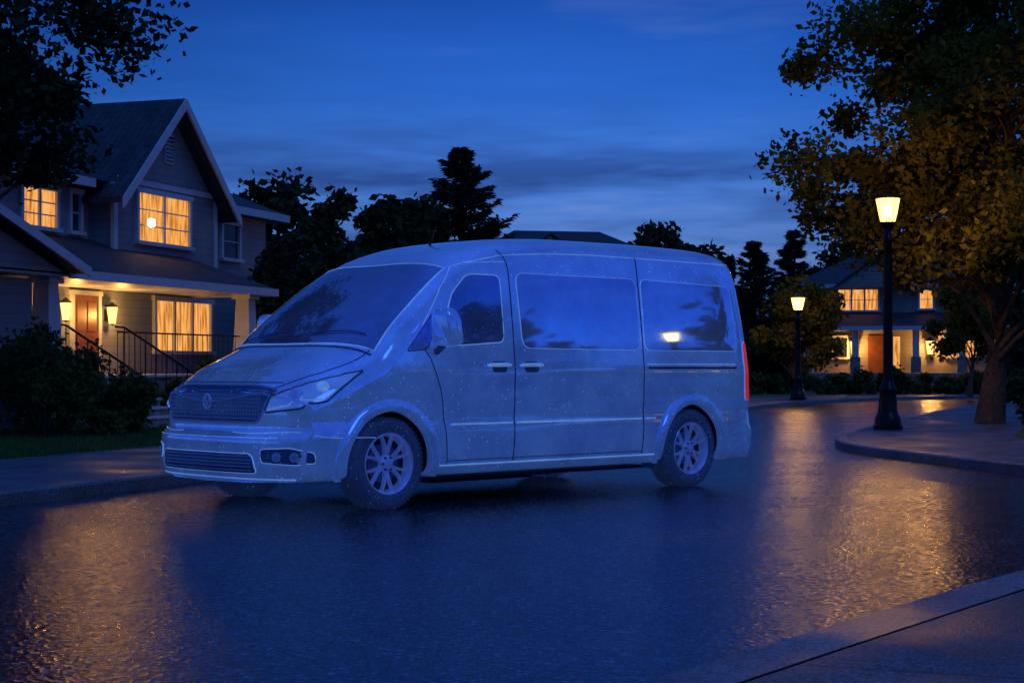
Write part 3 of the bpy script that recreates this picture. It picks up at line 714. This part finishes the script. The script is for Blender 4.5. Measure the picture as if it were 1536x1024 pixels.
for s,sd in ((-1,'near'),(1,'off')):
    D=(0,-s,0)
    def q(pts): return [(x,s*1.05,z) for x,z in pts]
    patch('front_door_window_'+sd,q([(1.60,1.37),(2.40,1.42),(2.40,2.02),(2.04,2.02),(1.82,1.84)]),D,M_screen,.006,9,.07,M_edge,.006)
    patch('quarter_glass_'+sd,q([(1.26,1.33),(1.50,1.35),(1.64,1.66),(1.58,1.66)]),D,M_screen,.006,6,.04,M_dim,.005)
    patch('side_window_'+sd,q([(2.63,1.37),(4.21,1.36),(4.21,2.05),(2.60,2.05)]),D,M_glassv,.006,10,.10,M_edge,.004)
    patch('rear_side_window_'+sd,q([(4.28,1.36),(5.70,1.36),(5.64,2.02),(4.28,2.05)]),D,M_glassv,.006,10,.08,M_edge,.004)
    line('front_door_gap_'+sd,q([(1.42,1.40),(1.52,1.28),(1.64,1.0),(1.70,.62),(1.73,.36)]),D,M_line)
    line('front_door_top_gap_'+sd,q([(1.46,1.56),(1.74,1.89),(1.96,2.09),(2.10,2.13),(2.51,2.15)]),D,M_edge,.004)
    line('centre_door_gap_'+sd,q([(2.52,2.26),(2.52,.36)]),D,M_line,.006)
    line('sliding_door_rear_gap_'+sd,q([(4.25,2.26),(4.25,.36)]),D,M_line,.006)
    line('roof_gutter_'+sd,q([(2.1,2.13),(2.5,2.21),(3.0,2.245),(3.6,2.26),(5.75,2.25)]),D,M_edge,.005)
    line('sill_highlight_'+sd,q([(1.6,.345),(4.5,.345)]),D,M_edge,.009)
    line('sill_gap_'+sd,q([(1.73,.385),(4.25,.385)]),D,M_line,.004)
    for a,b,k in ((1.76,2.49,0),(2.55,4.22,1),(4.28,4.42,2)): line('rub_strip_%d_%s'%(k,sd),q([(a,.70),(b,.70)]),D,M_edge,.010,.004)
    line('slide_rail_'+sd,q([(4.3,1.19),(5.66,1.19)]),D,M_line,.012,.003); line('slide_rail_lip_'+sd,q([(4.3,1.225),(5.66,1.225)]),D,M_edge,.005,.003)
    for k,xx in enumerate((2.33,2.73)):
        patch('handle_cup_%d_%s'%(k,sd),q([(xx-.09,1.15),(xx+.09,1.15),(xx+.09,1.25),(xx-.09,1.25)]),D,M_dim,.003,4,.04)
        P=[onto((xx-.13+.26*t/6,s*1.05,1.215),D,.010+.032*math.sin(math.pi*t/6)) for t in range(7)]
        tube('door_handle_%d_%s'%(k,sd),P,[.012,.017,.018,.018,.018,.017,.012],M_edge,van,8)
    for k,x in enumerate(WX):
        V=[];F=[];n=40;prof=[(AR-.004,-.05),(AR-.002,.028),(AR+.012,.036),(AR+.06,.030),(AR+.095,.012),(AR+.10,-.012)]
        for i in range(n+1):
            a=math.radians(-14+208*i/n)
            for r,o_ in prof:
                p=Vector((x+r*math.cos(a),s*1.05,.37+r*math.sin(a)))
                h=bvh.ray_cast(p-Vector(D)*2,Vector(D)); y=h[0].y if h[0] is not None and abs(h[0].y)>.7 else s*.99
                V.append((p.x,y+s*o_,max(p.z,.255)))
        m=len(prof)
        for i in range(n):
            for j in range(m-1):
                a=i*m+j; f=(a,a+1,a+m+1,a+m); F.append(f if s<0 else f[::-1])
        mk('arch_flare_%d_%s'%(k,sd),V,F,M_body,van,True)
    hp=[(.08,s*.66,.825),(.28,s*.86,.855),(.46,s*.99,.92),(.72,s*1.04,1.13),(.82,s*1.04,1.19),(.56,s*1.0,1.18),(.30,s*.88,1.115),(.12,s*.72,1.01)]
    patch('headlamp_'+sd,hp,None,M_lens,.010,8,.03,M_dim,.010)
    for k,(px,pv,pz,pr) in enumerate(((.28,.83,.96,.06),(.46,.94,1.035,.052))):
        c=onto((px,s*pv,pz),None,.014); h=bvh.find_nearest(c); n_=h[1].normalized(); a=n_.cross(Vector((0,0,1))).normalized(); b=n_.cross(a)
        V=[c+n_*.012]+[c+(a*math.cos(t*math.pi/10)+b*math.sin(t*math.pi/10))*pr*.6+n_*.008 for t in range(20)]+[c+(a*math.cos(t*math.pi/10)+b*math.sin(t*math.pi/10))*pr for t in range(20)]
        F=[(0,1+i,1+(i+1)%20) for i in range(20)]+[(1+i,21+i,21+(i+1)%20,1+(i+1)%20) for i in range(20)]
        mk('projector_%d_%s'%(k,sd),V,F,M_edge if k==1 else M_rim,van,True)
    tube('drl_strip_'+sd,[onto(Vector((.11,s*.69,.85)).lerp(Vector((.44,s*.97,.93)),t/10),None,.014) for t in range(11)],.006,M_edge,van)
    patch('fog_lamp_recess_'+sd,[(.07,s*.67,.42),(.24,s*.88,.40),(.36,s*.97,.42),(.34,s*.97,.50),(.20,s*.86,.54),(.06,s*.67,.53)],None,M_dim,.006,6,.03,M_edge,.005)
    for k,(px,pv) in enumerate(((.15,.77),(.24,.87))):
        c=onto((px,s*pv,.465),None,.01); n_=bvh.find_nearest(c)[1].normalized(); a=n_.cross(Vector((0,0,1))).normalized(); b=n_.cross(a)
        tube('fog_ring_%d_%s'%(k,sd),[c+(a*math.cos(t*math.pi/8)+b*math.sin(t*math.pi/8))*.034 for t in range(16)],.003,M_rim,van,6,True)
        V=[c+n_*.01]+[c+(a*math.cos(t*math.pi/8)+b*math.sin(t*math.pi/8))*.034 for t in range(16)]
        mk('fog_lens_%d_%s'%(k,sd),V,[(0,1+i,1+(i+1)%16) for i in range(16)],M_bar,van,True)
    tube('bumper_crease_'+sd,[onto((.02+.9*(t/14)**2.2,s*(.35+.72*min(1,t/11)),.66-.05*t/14),None,.0) for t in range(15)],.004,M_edge,van)
    tube('bonnet_gap_'+sd,[onto(Vector((.11,s*.68,1.10)).lerp(Vector((1.0,s*.95,1.40)),t/12)+Vector((0,s*.10*math.sin(math.pi*t/12),0)),None,0) for t in range(13)],.005,M_line,van)
    mir=empty('wing_mirror_'+sd,None,van)
    b2=bmesh.new(); bmesh.ops.create_cube(b2,size=1)
    bmesh.ops.subdivide_edges(b2,edges=b2.edges[:],cuts=7,use_grid_fill=True)
    for v in b2.verts:
        c=v.co*2; n4=(abs(c.x)**4+abs(c.y)**4+abs(c.z)**4)**.25; c=c/n4*max(abs(c.x),abs(c.y),abs(c.z))
        v.co=Vector((c.x*.09*(1-.18*c.z)-.02*c.z,c.y*.12*(1-.10*c.z),c.z*.165))
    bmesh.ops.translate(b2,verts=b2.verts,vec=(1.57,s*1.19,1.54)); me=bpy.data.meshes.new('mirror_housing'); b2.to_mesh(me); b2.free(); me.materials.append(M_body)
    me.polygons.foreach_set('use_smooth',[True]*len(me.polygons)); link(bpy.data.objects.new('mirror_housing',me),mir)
    lathe('mirror_glass',[(0,0),(.085,0)],M_glassv,mir,20,(0,0,0)).matrix_local=Matrix.Translation((1.664,s*1.19,1.54))@Matrix.Rotation(math.pi/2,4,'Y')@Matrix.Diagonal((1.5,1,1,1))
    tube('mirror_arm',[onto((1.60,s*1.05,1.33),D,-.02),(1.58,s*1.08,1.34),(1.57,s*1.15,1.39)],[.035,.03,.03],M_dim,mir,8)
    patch('tail_lamp_'+sd,q([(5.92,.86),(5.83,.86),(5.80,1.42),(5.84,1.47),(5.88,1.42)]),D,M_red,.008,6,.02,M_edge,.004)
def down(x,v,off=.006):
    h=bvh.ray_cast(Vector((x,v,3.2)),Vector((0,0,-1))); return h[0]+h[1]*off
nu,nv=28,24; V=[];F=[]
for j in range(nv+1):
    t=j/nv
    for i in range(nu+1):
        q_=-1+2*i/nu
        xb=.77+.22*abs(q_)**2.2; xt=1.78+.12*q_*q_; hb=.945; ht=.81
        x=xb+(xt-xb)*t; v=q_*(hb+(ht-hb)*t)
        V.append(down(x,v,.007))
for j in range(nv):
    for i in range(nu):
        a=j*(nu+1)+i; F.append((a,a+nu+1,a+nu+2,a+1))
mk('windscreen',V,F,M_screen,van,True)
W=nu+1
tube('windscreen_seal',[V[i] for i in range(W)]+[V[j*W+nu] for j in range(1,nv)]+[V[nv*W+i] for i in range(nu,-1,-1)]+[V[j*W] for j in range(nv-1,0,-1)],.005,M_edge,van,6,True)
tube('cowl',[down(.735+.22*abs(-1+2*i/20)**2.2,(-1+2*i/20)*.95,.0) for i in range(21)],.012,M_dim,van)
for k,(a,b) in enumerate((((.80,-.1),(.96,-.80)),((.80,.62),(.87,.02)))):
    tube('wiper_%d'%k,[down(a[0]+(b[0]-a[0])*t/8+.07,a[1]+(b[1]-a[1])*t/8,.02) for t in range(9)],.007,M_dim,van)
for v_ in (-.42,.42): tube('bonnet_crease',[down(.2+.5*t/10,v_*(.75+.35*t/10),-.003) for t in range(11)],.005,M_body,van)
tube('aerial',[down(2.35,-.15,0),down(2.35,-.15,0)+Vector((.06,0,.14)),down(2.35,-.15,0)+Vector((.09,0,.19))],[.012,.006,.004],M_black,van)
FD=(1,0,0)
patch('grille',[(0,-.60,.74),(0,.60,.74),(0,.70,1.01),(0,.48,1.045),(0,-.48,1.045),(0,-.70,1.01)],FD,M_dim,.008,9,.05,M_bar,.010)
for k in range(8):
    z=.775+k*.032; line('grille_bar_%d'%k,[(0,-.61,z),(0,.61,z)],FD,M_bar,.004,.010)
for k in range(41): line('grille_mesh_%d'%k,[(0,-.60+.03*k,.765),(0,-.60+.03*k,1.01)],FD,M_bar,.0025,.008)
line('grille_wing',[(0,-.64,.985),(0,-.25,.925),(0,-.1,.91),(0,.1,.91),(0,.25,.925),(0,.64,.985)],FD,M_bar,.008,.016)
c=onto((0,0,.905),FD,.03)
tube('badge_ring',[c+Vector((0,.05*math.cos(t*math.pi/12),.062*math.sin(t*math.pi/12))) for t in range(24)],.007,M_rim,van,8,True)
tube('badge_bar',[c+Vector((0,-.03,.045)),c+Vector((0,0,-.05)),c+Vector((0,.03,.045))],.005,M_rim,van)
patch('lower_grille',[(0,-.64,.33),(0,.64,.33),(0,.60,.49),(0,-.60,.49)],FD,M_dim,.007,6,.05,M_edge,.005)
for k in range(5): line('lower_bar_%d'%k,[(0,-.60,.355+k*.028),(0,.60,.355+k*.028)],FD,M_bar,.004,.010)
line('bumper_lip',[(0,-.8,.62),(0,.8,.62)],FD,M_edge,.004); line('chin',[(0,-.9,.28),(0,.9,.28)],FD,M_edge,.007)
line('bonnet_edge',[(0,-.68,1.07),(0,.68,1.07)],FD,M_line,.005)
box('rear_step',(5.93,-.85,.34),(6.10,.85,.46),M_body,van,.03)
# chassis parts under the floor
box('fuel_tank',(2.0,-.55,.15),(3.3,.1,.20),M_well,van,.02); box('rear_axle',(4.94,-.8,.30),(5.04,.8,.40),M_well,van,.02); box('front_axle',(1.04,-.8,.26),(1.14,.8,.34),M_well,van,.02); box('floor_pan',(1.6,-.86,.205),(4.45,.86,.235),M_well,van)
for s in (-1,1): box('mud_flap_%s'%('near' if s<0 else 'off'),(4.47,s*.92-.08,.2),(4.49,s*.92+.08,.36),M_dim,van)
def wheel(x,s,idx):
    e=empty('wheel_%d'%idx,None,van); y=s*.90; z0=WR
    def Y(o): return y+s*o
    tw=.125
    prof=[(.255,-tw),(.29,-tw),(.33,-tw-.004),(.362,-tw+.008),(.378,-tw+.03),(.385,-tw+.06),(.386,0),(.385,tw-.06),(.378,tw-.03),(.362,tw-.008),(.33,tw+.004),(.29,tw),(.262,tw-.006),(.258,tw-.02)]
    if s<0: pr=[(r,-o) for r,o in prof]
    else: pr=prof
    lathe('tyre',pr,M_tyre,e,64,(x,y,z0),'Y',60)
    V=[];F=[]
    for r_ in range(5):
        yo=-.09+.045*r_
        for k in range(60):
            a=2*math.pi*(k+.5*(r_%2))/60
            for dy in (-.016,.016):
                for da in (-.032,.032):
                    for rr in (.384,.3905):
                        V.append((x+rr*math.cos(a+da),y+yo+dy,z0+rr*math.sin(a+da)))
            b=len(V)-8
            F+=[(b+1,b+3,b+7,b+5),(b,b+1,b+5,b+4),(b+2,b+6,b+7,b+3),(b,b+2,b+3,b+1),(b+4,b+5,b+7,b+6)]
    mk('tread_blocks',V,F,M_tyre,e)
    for k,rr in enumerate((.30,.345)):
        tube('sidewall_ring_%d'%k,[(x+rr*math.cos(t*math.pi/24),Y(tw+.003),z0+rr*math.sin(t*math.pi/24)) for t in range(48)],.003,M_tyre,e,5,True)
    pr=[(.262,tw-.002),(.256,tw+.004),(.248,tw-.004),(.236,tw-.03),(.228,tw-.09)]
    lathe('rim_barrel',[(r,s*o) for r,o in pr],[M_rim],e,48,(x,y,z0),'Y',35)
    lathe('rim_back',[(0,s*(tw-.115)),(.23,s*(tw-.09))],[M_well],e,40,(x,y,z0),'Y',35)
    lathe('brake_disc',[(.05,s*(tw-.085)),(.165,s*(tw-.085)),(.165,s*(tw-.10))],[M_dim],e,32,(x,y,z0),'Y',35)
    V=[];F=[]
    for k in range(6):
        for dd in (-1,1):
            a0=2*math.pi*k/6+math.pi/2
            for t in range(6):
                f=t/5; r=.055+.19*f; a=a0+dd*(.10+.17*f**1.3); wv=.013*(1-.25*f)+.003
                yy=tw-.035+.018*math.sin(f*math.pi*.5)
                c=Vector((x+r*math.cos(a),Y(yy),z0+r*math.sin(a))); tn=Vector((-math.sin(a),0,math.cos(a)))
                b=len(V); V+=[c-tn*wv-Vector((0,s*.03,0)),c-tn*wv*.7,c+tn*wv*.7,c+tn*wv-Vector((0,s*.03,0))]
                if t: 
                    for j in range(3): F.append((b-4+j,b-3+j,b+1+j,b+j))
    mk('spokes',V,F,M_rim,e,True,angle=30)
    lathe('hub',[(.075,s*(tw-.06)),(.07,s*(tw-.028)),(.045,s*(tw-.02)),(.04,s*(tw-.008)),(0,s*(tw-.004))],[M_rim],e,24,(x,y,z0),'Y',35)
    for k in range(6):
        a=2*math.pi*(k+.5)/6+math.pi/2; lathe('nut_%d'%k,[(.011,s*(tw-.03)),(.011,s*(tw-.012)),(0,s*(tw-.01))],[M_dim],e,6,(x+.056*math.cos(a),y,z0+.056*math.sin(a)),'Y',30)
i=0
for x in WX:
    for s in (-1,1):
        wheel(x,s,i); i+=1

# ------------------------------------------------------------------ camera
cam=bpy.data.cameras.new('camera'); co=link(bpy.data.objects.new('camera',cam))
cam.lens=2500/1536*36; cam.sensor_width=36; cam.shift_y=38/1536; cam.clip_end=3000; cam.clip_start=.05
co.location=(0,0,1.2); co.rotation_euler=(math.radians(90),0,0)
scene.camera=co
scene.view_settings.view_transform='Standard'; scene.view_settings.look='None'; scene.view_settings.exposure=0
